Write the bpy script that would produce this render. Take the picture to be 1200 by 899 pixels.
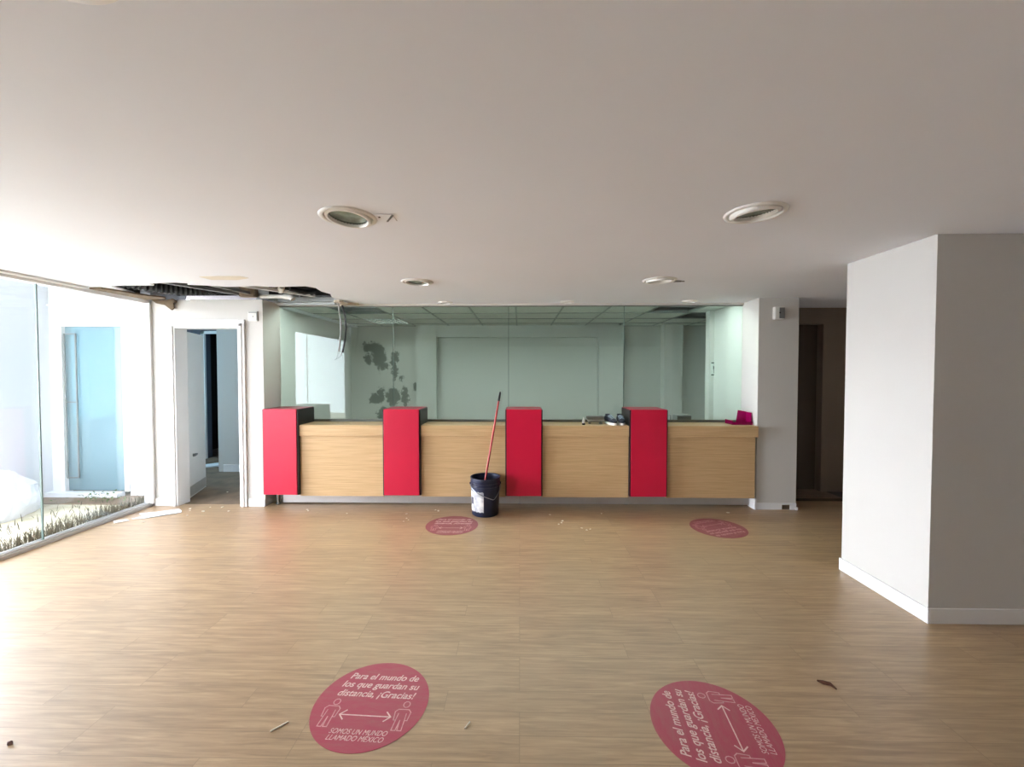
import bpy, bmesh, math, random
from mathutils import Vector, Matrix, noise
from mathutils.geometry import tessellate_polygon
random.seed(7)
PI = math.pi
scene = bpy.context.scene
C = scene.collection
for o in list(bpy.data.objects):
    bpy.data.objects.remove(o)

# ------------------------------------------------------------------ camera, sky, exposure
cam_d = bpy.data.cameras.new('camera')
cam = bpy.data.objects.new('camera', cam_d)
C.objects.link(cam)
cam.location = (0, 0, 1.55)
cam.rotation_euler = (math.radians(90 - 1.47), 0, math.radians(1.06))
cam_d.sensor_width = 36
cam_d.lens = 487 / 1200 * 36
cam_d.clip_start = 0.02
scene.camera = cam

SKY = 10.5
GLOW = 28.0
GLOW_N = 12
GLOW_DIR = (-1.0, 0.0, 0.13)
EXPOSURE = 0.72
world = bpy.data.worlds.new('sky')
scene.world = world
world.use_nodes = True
wn = world.node_tree
wn.nodes.clear()
wo = wn.nodes.new('ShaderNodeOutputWorld')
wb = wn.nodes.new('ShaderNodeBackground')
wb.inputs['Color'].default_value = (0.95, 0.955, 1.06, 1)
# overcast sky, brighter around the veiled sun low in the west (-X)
wt = wn.nodes.new('ShaderNodeTexCoord')
wd_ = wn.nodes.new('ShaderNodeVectorMath')
wd_.operation = 'DOT_PRODUCT'
wd_.inputs[1].default_value = Vector(GLOW_DIR).normalized()
wn.links.new(wt.outputs['Generated'], wd_.inputs[0])
wx = wn.nodes.new('ShaderNodeMath')
wx.operation = 'MAXIMUM'
wx.inputs[1].default_value = 0.0
wn.links.new(wd_.outputs['Value'], wx.inputs[0])
wp = wn.nodes.new('ShaderNodeMath')
wp.operation = 'POWER'
wp.inputs[1].default_value = GLOW_N
wn.links.new(wx.outputs[0], wp.inputs[0])
wm = wn.nodes.new('ShaderNodeMath')
wm.operation = 'MULTIPLY_ADD'
wm.inputs[1].default_value = GLOW
wm.inputs[2].default_value = SKY
wn.links.new(wp.outputs[0], wm.inputs[0])
wn.links.new(wm.outputs[0], wb.inputs['Strength'])
wn.links.new(wb.outputs[0], wo.inputs[0])

vs = scene.view_settings
vs.view_transform = 'Standard'
vs.look = 'None'
vs.gamma = 1
vs.use_curve_mapping = False
vs.exposure = EXPOSURE
scene.cycles.max_bounces = 20
scene.cycles.diffuse_bounces = 14
scene.cycles.transparent_max_bounces = 16

# ------------------------------------------------------------------ materials
def srgb(r, g, b):
    f = lambda c: (c / 255 / 12.92) if c / 255 <= 0.04045 else ((c / 255 + 0.055) / 1.055) ** 2.4
    return (f(r), f(g), f(b), 1)

def base_mat(name, col, rough=0.6, metal=0.0, spec=0.5, var=0.05, scale=6.0, bump=0.0, bscale=60.0, dark=None):
    m = bpy.data.materials.new(name)
    m.use_nodes = True
    nt = m.node_tree
    b = nt.nodes['Principled BSDF']
    b.inputs['Roughness'].default_value = rough
    b.inputs['Metallic'].default_value = metal
    b.inputs['Specular IOR Level'].default_value = spec
    tc = nt.nodes.new('ShaderNodeTexCoord')
    n = nt.nodes.new('ShaderNodeTexNoise')
    n.inputs['Scale'].default_value = scale
    n.inputs['Detail'].default_value = 5
    nt.links.new(tc.outputs['Object'], n.inputs['Vector'])
    mx = nt.nodes.new('ShaderNodeMix')
    mx.data_type = 'RGBA'
    c2 = dark if dark else tuple(c * (1 - var * 2) for c in col[:3]) + (1,)
    mx.inputs['A'].default_value = col
    mx.inputs['B'].default_value = c2
    rp = nt.nodes.new('ShaderNodeMapRange')
    rp.inputs['From Min'].default_value = 0.35
    rp.inputs['From Max'].default_value = 0.7
    nt.links.new(n.outputs['Fac'], rp.inputs['Value'])
    nt.links.new(rp.outputs['Result'], mx.inputs['Factor'])
    nt.links.new(mx.outputs['Result'], b.inputs['Base Color'])
    if bump:
        n2 = nt.nodes.new('ShaderNodeTexNoise')
        n2.inputs['Scale'].default_value = bscale
        n2.inputs['Detail'].default_value = 4
        nt.links.new(tc.outputs['Object'], n2.inputs['Vector'])
        bp = nt.nodes.new('ShaderNodeBump')
        bp.inputs['Strength'].default_value = bump
        bp.inputs['Distance'].default_value = 0.01
        nt.links.new(n2.outputs['Fac'], bp.inputs['Height'])
        nt.links.new(bp.outputs['Normal'], b.inputs['Normal'])
    return m

def glass_mat(name, tint, refl, rough=0.0):
    """thin sheet glass: a tinted see-through pane with Fresnel mirror reflection"""
    m = bpy.data.materials.new(name)
    m.use_nodes = True
    nt = m.node_tree
    nt.nodes.clear()
    out = nt.nodes.new('ShaderNodeOutputMaterial')
    tr = nt.nodes.new('ShaderNodeBsdfTransparent')
    tr.inputs['Color'].default_value = tint
    gl = nt.nodes.new('ShaderNodeBsdfGlossy')
    gl.inputs['Roughness'].default_value = rough
    gl.inputs['Color'].default_value = (0.95, 1, 0.98, 1)
    fr = nt.nodes.new('ShaderNodeFresnel')
    geo = nt.nodes.new('ShaderNodeNewGeometry')
    ior = nt.nodes.new('ShaderNodeMix')
    ior.inputs['A'].default_value = refl
    ior.inputs['B'].default_value = 1 / refl
    nt.links.new(geo.outputs['Backfacing'], ior.inputs['Factor'])
    nt.links.new(ior.outputs['Result'], fr.inputs['IOR'])
    mx = nt.nodes.new('ShaderNodeMixShader')
    nt.links.new(fr.outputs[0], mx.inputs[0])
    nt.links.new(tr.outputs[0], mx.inputs[1])
    nt.links.new(gl.outputs[0], mx.inputs[2])
    nt.links.new(mx.outputs[0], out.inputs[0])
    return m

def floor_mat():
    m = bpy.data.materials.new('wood_look_plank_floor')
    m.use_nodes = True
    nt = m.node_tree
    L = nt.links.new
    b = nt.nodes['Principled BSDF']
    tc = nt.nodes.new('ShaderNodeTexCoord')
    br = nt.nodes.new('ShaderNodeTexBrick')
    br.offset = 0.37
    br.offset_frequency = 3
    br.inputs['Scale'].default_value = 1
    br.inputs['Brick Width'].default_value = 0.94
    br.inputs['Row Height'].default_value = 0.124
    br.inputs['Mortar Size'].default_value = 0.0013
    br.inputs['Mortar Smooth'].default_value = 0.2
    br.inputs['Color1'].default_value = (0.0, 0.0, 0.0, 1)
    br.inputs['Color2'].default_value = (1, 1, 1, 1)
    br.inputs['Mortar'].default_value = (0.5, 0.5, 0.5, 1)
    L(tc.outputs['Object'], br.inputs['Vector'])
    mp = nt.nodes.new('ShaderNodeMapping')
    mp.inputs['Scale'].default_value = (1.5, 22, 1)
    L(tc.outputs['Object'], mp.inputs['Vector'])
    # shift the grain of every plank
    add = nt.nodes.new('ShaderNodeVectorMath')
    add.operation = 'ADD'
    sc = nt.nodes.new('ShaderNodeVectorMath')
    sc.operation = 'SCALE'
    sc.inputs['Scale'].default_value = 9.0
    L(br.outputs['Color'], sc.inputs[0])
    L(mp.outputs[0], add.inputs[0])
    L(sc.outputs[0], add.inputs[1])
    n = nt.nodes.new('ShaderNodeTexNoise')
    n.inputs['Scale'].default_value = 2.2
    n.inputs['Detail'].default_value = 8
    n.inputs['Roughness'].default_value = 0.62
    n.inputs['Distortion'].default_value = 0.6
    L(add.outputs[0], n.inputs['Vector'])
    n2 = nt.nodes.new('ShaderNodeTexNoise')
    n2.inputs['Scale'].default_value = 0.9
    n2.inputs['Detail'].default_value = 4
    L(tc.outputs['Object'], n2.inputs['Vector'])
    cr = nt.nodes.new('ShaderNodeValToRGB')
    e = cr.color_ramp.elements
    e[0].position = 0.28
    e[0].color = srgb(138, 111, 80)
    e[1].position = 0.72
    e[1].color = srgb(188, 159, 121)
    k = cr.color_ramp.elements.new(0.5)
    k.color = srgb(166, 137, 102)
    L(n.outputs['Fac'], cr.inputs[0])
    # plank to plank tone
    mt = nt.nodes.new('ShaderNodeMix')
    mt.data_type = 'RGBA'
    mt.blend_type = 'MULTIPLY'
    mt.inputs['Factor'].default_value = 1
    rt = nt.nodes.new('ShaderNodeValToRGB')
    rt.color_ramp.elements[0].color = (0.90, 0.89, 0.88, 1)
    rt.color_ramp.elements[1].color = (1.0, 1.0, 1.0, 1)
    L(br.outputs['Color'], rt.inputs[0])
    L(cr.outputs[0], mt.inputs['A'])
    L(rt.outputs[0], mt.inputs['B'])
    # worn grey film
    mw = nt.nodes.new('ShaderNodeMix')
    mw.data_type = 'RGBA'
    mw.inputs['B'].default_value = srgb(160, 140, 112)
    rw = nt.nodes.new('ShaderNodeMapRange')
    rw.inputs['From Min'].default_value = 0.45
    rw.inputs['From Max'].default_value = 0.75
    rw.inputs['To Max'].default_value = 0.45
    L(n2.outputs['Fac'], rw.inputs['Value'])
    L(rw.outputs[0], mw.inputs['Factor'])
    L(mt.outputs['Result'], mw.inputs['A'])
    # seams
    ms = nt.nodes.new('ShaderNodeMix')
    ms.data_type = 'RGBA'
    ms.inputs['B'].default_value = srgb(98, 78, 54)
    L(mw.outputs['Result'], ms.inputs['A'])
    mf = nt.nodes.new('ShaderNodeMath')
    mf.operation = 'MULTIPLY'
    mf.inputs[1].default_value = 0.55
    L(br.outputs['Fac'], mf.inputs[0])
    L(mf.outputs[0], ms.inputs['Factor'])
    L(ms.outputs['Result'], b.inputs['Base Color'])
    rr = nt.nodes.new('ShaderNodeMapRange')
    rr.inputs['To Min'].default_value = 0.36
    rr.inputs['To Max'].default_value = 0.52
    L(n.outputs['Fac'], rr.inputs['Value'])
    L(rr.outputs[0], b.inputs['Roughness'])
    b.inputs['Specular IOR Level'].default_value = 0.75
    b.inputs['Coat Weight'].default_value = 0.35
    b.inputs['Coat Roughness'].default_value = 0.34
    bp = nt.nodes.new('ShaderNodeBump')
    bp.inputs['Strength'].default_value = 0.12
    bp.inputs['Distance'].default_value = 0.003
    L(n.outputs['Fac'], bp.inputs['Height'])
    L(bp.outputs['Normal'], b.inputs['Normal'])
    return m

def oak_mat(name, c0, c1, rough=0.45):
    m = bpy.data.materials.new(name)
    m.use_nodes = True
    nt = m.node_tree
    L = nt.links.new
    b = nt.nodes['Principled BSDF']
    tc = nt.nodes.new('ShaderNodeTexCoord')
    mp = nt.nodes.new('ShaderNodeMapping')
    mp.inputs['Scale'].default_value = (1.3, 30, 55)
    L(tc.outputs['Object'], mp.inputs['Vector'])
    n = nt.nodes.new('ShaderNodeTexNoise')
    n.inputs['Scale'].default_value = 1.8
    n.inputs['Detail'].default_value = 7
    n.inputs['Roughness'].default_value = 0.6
    n.inputs['Distortion'].default_value = 0.3
    L(mp.outputs[0], n.inputs['Vector'])
    cr = nt.nodes.new('ShaderNodeValToRGB')
    e = cr.color_ramp.elements
    e[0].position = 0.3
    e[0].color = c0
    e[1].position = 0.7
    e[1].color = c1
    L(n.outputs['Fac'], cr.inputs[0])
    L(cr.outputs[0], b.inputs['Base Color'])
    b.inputs['Roughness'].default_value = rough
    return m

def stain_wall_mat(name, col, stain, blobs):
    """paint flaked off in separate patches: each patch an ellipse with a ragged edge"""
    m = bpy.data.materials.new(name)
    m.use_nodes = True
    nt = m.node_tree
    L = nt.links.new
    b = nt.nodes['Principled BSDF']
    b.inputs['Roughness'].default_value = 0.7
    tc = nt.nodes.new('ShaderNodeTexCoord')
    n = nt.nodes.new('ShaderNodeTexNoise')
    n.inputs['Scale'].default_value = 9
    n.inputs['Detail'].default_value = 9
    n.inputs['Roughness'].default_value = 0.78
    L(tc.outputs['Object'], n.inputs['Vector'])
    sub = nt.nodes.new('ShaderNodeVectorMath')
    sub.operation = 'MULTIPLY_ADD'
    sub.inputs[1].default_value = (0.36, 0.36, 0.36)
    L(n.outputs['Color'], sub.inputs[0])
    L(tc.outputs['Object'], sub.inputs[2])
    prev = None
    for (x, z, rx, rz) in blobs:
        mp = nt.nodes.new('ShaderNodeMapping')
        mp.vector_type = 'POINT'
        mp.inputs['Scale'].default_value = (1 / rx, 0, 1 / rz)
        mp.inputs['Location'].default_value = (-(x + 0.18) / rx, 0, -(z + 0.18) / rz)
        L(sub.outputs[0], mp.inputs['Vector'])
        ln = nt.nodes.new('ShaderNodeVectorMath')
        ln.operation = 'LENGTH'
        L(mp.outputs[0], ln.inputs[0])
        if prev is None:
            prev = ln.outputs['Value']
        else:
            mi = nt.nodes.new('ShaderNodeMath')
            mi.operation = 'MINIMUM'
            L(prev, mi.inputs[0])
            L(ln.outputs['Value'], mi.inputs[1])
            prev = mi.outputs[0]
    mr = nt.nodes.new('ShaderNodeMapRange')
    mr.inputs['From Min'].default_value = 0.9
    mr.inputs['From Max'].default_value = 1.1
    mr.inputs['To Min'].default_value = 0.9
    mr.inputs['To Max'].default_value = 0
    L(prev, mr.inputs['Value'])
    mx = nt.nodes.new('ShaderNodeMix')
    mx.data_type = 'RGBA'
    mx.inputs['A'].default_value = col
    mx.inputs['B'].default_value = stain
    L(mr.outputs[0], mx.inputs['Factor'])
    L(mx.outputs['Result'], b.inputs['Base Color'])
    return m

def sticker_mat(name, col, wear):
    m = bpy.data.materials.new(name)
    m.use_nodes = True
    nt = m.node_tree
    L = nt.links.new
    b = nt.nodes['Principled BSDF']
    b.inputs['Roughness'].default_value = 0.42
    tc = nt.nodes.new('ShaderNodeTexCoord')
    mp = nt.nodes.new('ShaderNodeMapping')
    mp.inputs['Scale'].default_value = (1, 4, 1)
    L(tc.outputs['Object'], mp.inputs['Vector'])
    n = nt.nodes.new('ShaderNodeTexNoise')
    n.inputs['Scale'].default_value = 9
    n.inputs['Detail'].default_value = 9
    n.inputs['Roughness'].default_value = 0.7
    L(mp.outputs[0], n.inputs['Vector'])
    mr = nt.nodes.new('ShaderNodeMapRange')
    mr.inputs['From Min'].default_value = 0.4
    mr.inputs['From Max'].default_value = 0.8
    mr.inputs['To Max'].default_value = wear
    L(n.outputs['Fac'], mr.inputs['Value'])
    mx = nt.nodes.new('ShaderNodeMix')
    mx.data_type = 'RGBA'
    mx.inputs['A'].default_value = col
    mx.inputs['B'].default_value = srgb(150, 110, 100)
    L(mr.outputs[0], mx.inputs['Factor'])
    L(mx.outputs['Result'], b.inputs['Base Color'])
    return m

def emit_mat(name, col, s):
    m = bpy.data.materials.new(name)
    m.use_nodes = True
    b = m.node_tree.nodes['Principled BSDF']
    b.inputs['Base Color'].default_value = col
    b.inputs['Emission Color'].default_value = col
    b.inputs['Emission Strength'].default_value = s
    return m

M = {}
M['wall'] = base_mat('white_wall_paint', srgb(208, 206, 201), 0.75, var=0.015, scale=1.5, bump=0.04, bscale=90)
M['wall_back'] = base_mat('grey_white_wall_paint', srgb(205, 208, 204), 0.75, var=0.02, scale=1.5)
M['ceil'] = base_mat('ceiling_paint', srgb(240, 244, 251), 0.8, var=0.012, scale=1.2)
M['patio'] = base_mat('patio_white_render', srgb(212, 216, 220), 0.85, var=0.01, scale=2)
M['trim'] = base_mat('white_gloss_trim', srgb(232, 233, 233), 0.45, var=0.01)
M['floor'] = floor_mat()
M['bare'] = base_mat('dusty_bare_floor', srgb(132, 114, 96), 0.8, var=0.18, scale=5, bump=0.2, bscale=30)
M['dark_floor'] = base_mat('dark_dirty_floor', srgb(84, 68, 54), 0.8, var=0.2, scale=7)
M['oak'] = oak_mat('light_oak_laminate', srgb(190, 156, 110), srgb(216, 184, 138))
M['oak_top'] = oak_mat('worn_oak_worktop', srgb(176, 148, 108), srgb(200, 172, 132), 0.4)
M['red'] = base_mat('red_laminate', srgb(206, 6, 58), 0.42, var=0.03, scale=3)
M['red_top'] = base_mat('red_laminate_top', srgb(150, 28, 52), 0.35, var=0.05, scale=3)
M['black'] = base_mat('black_laminate', srgb(26, 20, 24), 0.4, var=0.05)
M['steel'] = base_mat('brushed_steel', srgb(196, 194, 192), 0.42, metal=0.55, var=0.03, scale=8)
M['alu'] = base_mat('aluminium', srgb(190, 194, 192), 0.4, metal=0.7, var=0.04)
M['zinc'] = base_mat('galvanised_steel', srgb(150, 152, 150), 0.45, metal=0.7, var=0.12)
M['channel'] = base_mat('dark_glazing_channel', srgb(120, 124, 118), 0.5, metal=0.3)
M['glass'] = glass_mat('window_glass', (0.945, 0.965, 0.965, 1), 1.45)
M['teller_glass'] = glass_mat('green_tinted_glass', (0.87, 0.93, 0.905, 1), 1.40)
M['door_glass'] = glass_mat('pale_blue_green_glass', (0.55, 0.70, 0.74, 1), 1.5)
_nt = M['door_glass'].node_tree
_out = [n for n in _nt.nodes if n.type == 'OUTPUT_MATERIAL'][0]
_src = _out.inputs[0].links[0].from_socket
_df = _nt.nodes.new('ShaderNodeBsdfDiffuse')  # pale diffuse and translucent layers mixed over the clear glass
_df.inputs['Color'].default_value = srgb(166, 192, 200)
_mx = _nt.nodes.new('ShaderNodeMixShader')
_mx.inputs[0].default_value = 0.70
_nt.links.new(_src, _mx.inputs[1])
_tl = _nt.nodes.new('ShaderNodeBsdfTranslucent')
_tl.inputs['Color'].default_value = srgb(176, 200, 206)
_m2 = _nt.nodes.new('ShaderNodeMixShader')
_m2.inputs[0].default_value = 0.5
_nt.links.new(_df.outputs[0], _m2.inputs[1])
_nt.links.new(_tl.outputs[0], _m2.inputs[2])
_nt.links.new(_m2.outputs[0], _mx.inputs[2])
_nt.links.new(_mx.outputs[0], _out.inputs[0])
M['joint'] = base_mat('silicone_joint', srgb(92, 112, 106), 0.4)
M['navy'] = base_mat('navy_plastic', srgb(30, 38, 66), 0.38, var=0.2, scale=12)
M['label_white'] = base_mat('worn_white_label', srgb(222, 222, 220), 0.55, dark=srgb(150, 152, 160), scale=16)
M['wire'] = base_mat('bail_wire', srgb(160, 165, 175), 0.35, metal=0.8)
M['stick'] = base_mat('red_painted_handle', srgb(190, 60, 58), 0.35, var=0.1, scale=10)
M['rubber'] = base_mat('black_rubber', srgb(20, 20, 22), 0.6)
M['mortar'] = base_mat('grey_residue', srgb(90, 92, 98), 0.8, var=0.3, scale=20)
M['sticker'] = sticker_mat('red_floor_vinyl', srgb(166, 60, 82), 0.5)
M['sticker_faded'] = sticker_mat('faded_red_floor_vinyl', srgb(138, 58, 74), 0.7)
M['lettering'] = base_mat('white_vinyl_print', srgb(228, 196, 192), 0.5, var=0.12, scale=40)
M['lettering_faded'] = base_mat('worn_vinyl_print', srgb(214, 160, 162), 0.5, var=0.15, scale=40)
M['lamp_trim'] = base_mat('white_lamp_trim', srgb(238, 238, 234), 0.35, var=0.01)
M['reflector'] = base_mat('dull_reflector', srgb(120, 128, 122), 0.3, metal=0.6, var=0.1)
M['lamp_glass'] = base_mat('ribbed_lamp_glass', srgb(150, 166, 158), 0.18, var=0.2, scale=22)
M['plastic'] = base_mat('white_plastic', srgb(224, 224, 218), 0.4, var=0.01)
M['plastic_grey'] = base_mat('grey_plastic', srgb(120, 122, 122), 0.45)
M['duct_black'] = base_mat('black_flexible_duct', srgb(7, 7, 9), 0.5, spec=0.2, var=0.2, scale=18)
M['duct_foil'] = base_mat('white_duct_insulation', srgb(200, 200, 206), 0.45, var=0.1, scale=14)
M['board'] = base_mat('torn_brown_board', srgb(128, 110, 88), 0.9, var=0.2, scale=12, bump=0.3, bscale=40)
M['plasterboard'] = base_mat('bare_plasterboard', srgb(206, 196, 176), 0.9, var=0.12, scale=10)
M['tape'] = base_mat('beige_filler_patch', srgb(232, 226, 212), 0.8, var=0.03)
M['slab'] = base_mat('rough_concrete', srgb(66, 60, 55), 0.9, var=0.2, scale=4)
M['cable_grey'] = base_mat('grey_cable', srgb(150, 154, 152), 0.5)
M['cable_black'] = base_mat('black_cable', srgb(28, 30, 32), 0.5)
M['soil'] = base_mat('pale_dry_soil', srgb(206, 198, 178), 0.95, dark=srgb(168, 164, 140), scale=5, bump=0.4, bscale=25)
M['grass'] = base_mat('dry_grass', srgb(82, 78, 58), 0.8, var=0.25, scale=9)
M['leaf'] = base_mat('weed_leaf', srgb(92, 112, 66), 0.7, var=0.2, scale=14)
M['tarp'] = base_mat('white_plastic_sheet', srgb(236, 238, 244), 0.5, var=0.03)
M['paper'] = base_mat('white_paper', srgb(232, 236, 242), 0.7, var=0.03)
M['crumb'] = base_mat('white_plaster', srgb(234, 228, 214), 0.85, var=0.03)
M['brown_leaf'] = base_mat('dry_brown_leaf', srgb(92, 52, 32), 0.7, var=0.15, scale=30)
M['tile'] = base_mat('mineral_ceiling_tile', srgb(206, 212, 206), 0.85, var=0.02, scale=3)
M['tbar'] = base_mat('grey_grid_bar', srgb(150, 158, 153), 0.5)
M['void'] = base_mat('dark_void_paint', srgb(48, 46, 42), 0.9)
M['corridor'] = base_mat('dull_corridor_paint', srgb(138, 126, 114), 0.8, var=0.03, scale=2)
M['dark_door'] = base_mat('dark_brown_door', srgb(84, 72, 62), 0.6, var=0.06, scale=4)
M['navy_frame'] = base_mat('grey_blue_frame', srgb(92, 98, 112), 0.5)
M['shoe_navy'] = base_mat('navy_shoe_fabric', srgb(24, 30, 48), 0.7, var=0.1, scale=40)
M['shoe_white'] = base_mat('white_shoe_rubber', srgb(236, 236, 230), 0.5)
M['lace'] = base_mat('pale_blue_lace', srgb(176, 196, 210), 0.7)
M['pink'] = base_mat('magenta_acrylic', srgb(206, 20, 120), 0.15, var=0.04, scale=4)
M['sign_white'] = base_mat('white_sign_plate', srgb(214, 224, 220), 0.4)
M['sign_dark'] = base_mat('dark_green_print', srgb(20, 42, 38), 0.5)
M['strip'] = emit_mat('added_fill_glow', (0.95, 1.0, 0.97, 1), 23.0)  # glow of the fill lights added above the office
M['louvre'] = emit_mat('lit_fluorescent_louvre', (0.95, 1.0, 0.97, 1), 9.0)
M['stain'] = stain_wall_mat('flaking_paint_wall', srgb(205, 208, 204), srgb(116, 122, 116), [
    (-2.72, 2.02, .16, .10), (-2.58, 1.86, .13, .20), (-2.80, 1.80, .08, .10), (-2.52, 1.66, .10, .08),
    (-2.28, 1.84, .07, .10), (-2.29, 1.58, .05, .16), (-2.34, 1.72, .05, .06), (-2.16, 1.45, .04, .06),
    (-2.33, 1.10, .12, .18), (-2.12, 1.12, .07, .18), (-2.66, 1.08, .10, .10), (-2.55, 1.14, .06, .14),
    (-1.88, 1.30, .10, .07), (-1.72, 1.40, .04, .06), (-1.70, 1.55, .04, .08), (-2.52, 0.78, .10, .14), (-2.25, 0.80, .05, .10)])

# ------------------------------------------------------------------ mesh helpers
class MB:
    def __init__(self):
        self.bm = bmesh.new()
    def box(self, x0, x1, y0, y1, z0, z1):
        v = [self.bm.verts.new((x, y, z)) for z in (z0, z1) for y in (y0, y1) for x in (x0, x1)]
        for f in ((0, 2, 3, 1), (4, 5, 7, 6), (0, 1, 5, 4), (2, 6, 7, 3), (0, 4, 6, 2), (1, 3, 7, 5)):
            self.bm.faces.new([v[i] for i in f])
        return self
    def prism(self, poly, z0, z1, axis='z'):
        mk = {'z': lambda a, b, c: (a, b, c), 'y': lambda a, b, c: (a, c, b), 'x': lambda a, b, c: (c, a, b)}[axis]
        lo = [self.bm.verts.new(mk(a, b, z0)) for a, b in poly]
        hi = [self.bm.verts.new(mk(a, b, z1)) for a, b in poly]
        n = len(poly)
        self.bm.faces.new(lo[::-1])
        self.bm.faces.new(hi)
        for i in range(n):
            self.bm.faces.new((lo[i], lo[(i + 1) % n], hi[(i + 1) % n], hi[i]))
        return self
    def lathe(self, prof, center=(0, 0, 0), seg=40, rot=None, close=True):
        rings = []
        for r, z in prof:
            ring = []
            for i in range(seg):
                a = 2 * PI * i / seg
                p = Vector((r * math.cos(a), r * math.sin(a), z))
                if rot:
                    p = rot @ p
                ring.append(self.bm.verts.new(p + Vector(center)))
            rings.append(ring)
        k = len(rings)
        for j in range(k if close else k - 1):
            a, b = rings[j], rings[(j + 1) % k]
            for i in range(seg):
                self.bm.faces.new((a[i], a[(i + 1) % seg], b[(i + 1) % seg], b[i]))
        return self
    def tube(self, pts, r, seg=10, cap=True):
        pts = [Vector(p) for p in pts]
        rr = r if isinstance(r, (list, tuple)) else [r] * len(pts)
        rings = []
        up = Vector((0, 0, 1))
        for i, p in enumerate(pts):
            t = (pts[min(i + 1, len(pts) - 1)] - pts[max(i - 1, 0)]).normalized()
            if abs(t.dot(up)) > 0.98:
                a = t.cross(Vector((1, 0, 0))).normalized()
            else:
                a = t.cross(up).normalized()
            b = t.cross(a).normalized()
            rings.append([self.bm.verts.new(p + (a * math.cos(2 * PI * k / seg) + b * math.sin(2 * PI * k / seg)) * rr[i]) for k in range(seg)])
        for j in range(len(rings) - 1):
            for i in range(seg):
                self.bm.faces.new((rings[j][i], rings[j][(i + 1) % seg], rings[j + 1][(i + 1) % seg], rings[j + 1][i]))
        if cap:
            self.bm.faces.new(rings[0][::-1])
            self.bm.faces.new(rings[-1])
        return self
    def obar(self, a, b, w, h):
        """square bar from a to b"""
        a, b = Vector(a), Vector(b)
        t = (b - a).normalized()
        up = Vector((0, 0, 1)) if abs(t.z) < 0.95 else Vector((0, 1, 0))
        s = t.cross(up).normalized() * (w / 2)
        u = s.cross(t).normalized() * (h / 2)
        v = [self.bm.verts.new(p + q) for p in (a, b) for q in (-s - u, s - u, s + u, -s + u)]
        for f in ((0, 1, 2, 3), (7, 6, 5, 4), (0, 4, 5, 1), (1, 5, 6, 2), (2, 6, 7, 3), (3, 7, 4, 0)):
            self.bm.faces.new([v[i] for i in f])
        return self
    def build(self, name, mat, parent=None, origin=(0, 0, 0), bevel=0.0, smooth=False, mats=None):
        bm = self.bm
        bmesh.ops.recalc_face_normals(bm, faces=bm.faces)
        bmesh.ops.translate(bm, verts=bm.verts, vec=-Vector(origin))
        me = bpy.data.meshes.new(name)
        if smooth:
            for f in bm.faces:
                f.smooth = True
        bm.to_mesh(me)
        bm.free()
        me.materials.append(mat)
        o = bpy.data.objects.new(name, me)
        C.objects.link(o)
        if parent:
            o.parent = parent
        else:
            o.location = origin
        if smooth:
            try:
                me.set_sharp_from_angle(angle=math.radians(40))
            except Exception:
                pass
        if bevel:
            md = o.modifiers.new('bevel', 'BEVEL')
            md.width = bevel
            md.segments = 2
            md.limit_method = 'ANGLE'
        return o

def tag(o, label, cat, group=None, kind=None):
    o['label'] = label
    o['category'] = cat
    if group:
        o['group'] = group
    if kind:
        o['kind'] = kind
    return o

def empty(name, loc=(0, 0, 0)):
    o = bpy.data.objects.new(name, None)
    o.empty_display_size = 0.1
    C.objects.link(o)
    o.location = loc
    return o

def thing(name, loc, label, cat, group=None):
    return tag(empty(name, loc), label, cat, group)

def struct(o, label=None, cat=None):
    o['kind'] = 'structure'
    if label:
        o['label'] = label
    if cat:
        o['category'] = cat
    return o

def copy_tree(o, parent=None):
    c = o.copy()
    C.objects.link(c)
    if parent:
        c.parent = parent
    for ch in list(o.children):
        copy_tree(ch, c)
    return c

CEIL = 2.39
WX = -4.32          # glass line of the long window
FY = 4.735          # face of the far wall
GY = 5.08           # teller glass

# ------------------------------------------------------------------ floor and ceiling
struct(MB().prism([(-4.40, -3.3), (4.7, -3.3), (4.7, 5.05), (3.13, 5.05), (3.13, 4.90), (2.72, 4.90), (2.72, 5.20), (-2.97, 5.20), (-2.97, 4.80), (-4.40, 4.80)], -0.12, 0).build('floor', M['floor']),
       'light brown wood plank floor of the hall', 'floor')
struct(MB().box(-6.3, -2.97, 4.80, 9.4, -0.13, -0.004).build('floor.001', M['bare']), 'dusty bare floor in the room behind the door', 'floor')
struct(MB().box(-2.97, 4.0, 5.20, 9.4, -0.13, -0.002).build('floor.002', M['bare']), 'floor of the office behind the glass', 'floor')
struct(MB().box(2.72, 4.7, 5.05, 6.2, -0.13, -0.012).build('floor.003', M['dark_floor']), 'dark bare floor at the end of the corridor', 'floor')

lamps = [(-0.924, 2.244, .150), (1.234, 2.225, .150), (-0.945, 3.84, .148), (1.267, 3.811, .150), (-0.955, 0.80, .150),
         (-0.885, 4.955, .088), (0.558, 4.935, .088), (1.985, 4.915, .088)]
hole = [(-4.20, 4.62), (-4.06, 4.30), (-3.97, 3.98), (-3.80, 3.95), (-3.52, 3.96), (-3.50, 3.88), (-3.36, 3.85), (-3.20, 3.83), (-3.12, 3.87), (-3.17, 3.93), (-3.02, 3.97),
        (-2.86, 4.03), (-2.70, 4.02), (-2.55, 4.00), (-2.40, 4.05), (-2.22, 4.03), (-2.08, 4.02), (-2.02, 4.10), (-2.05, 4.28), (-2.02, 4.42),
        (-2.08, 4.58), (-2.10, 4.74), (-2.16, 4.86), (-2.15, 4.95), (-2.24, 5.03), (-2.90, 5.04), (-2.92, 4.90), (-4.24, 4.90)]
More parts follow.
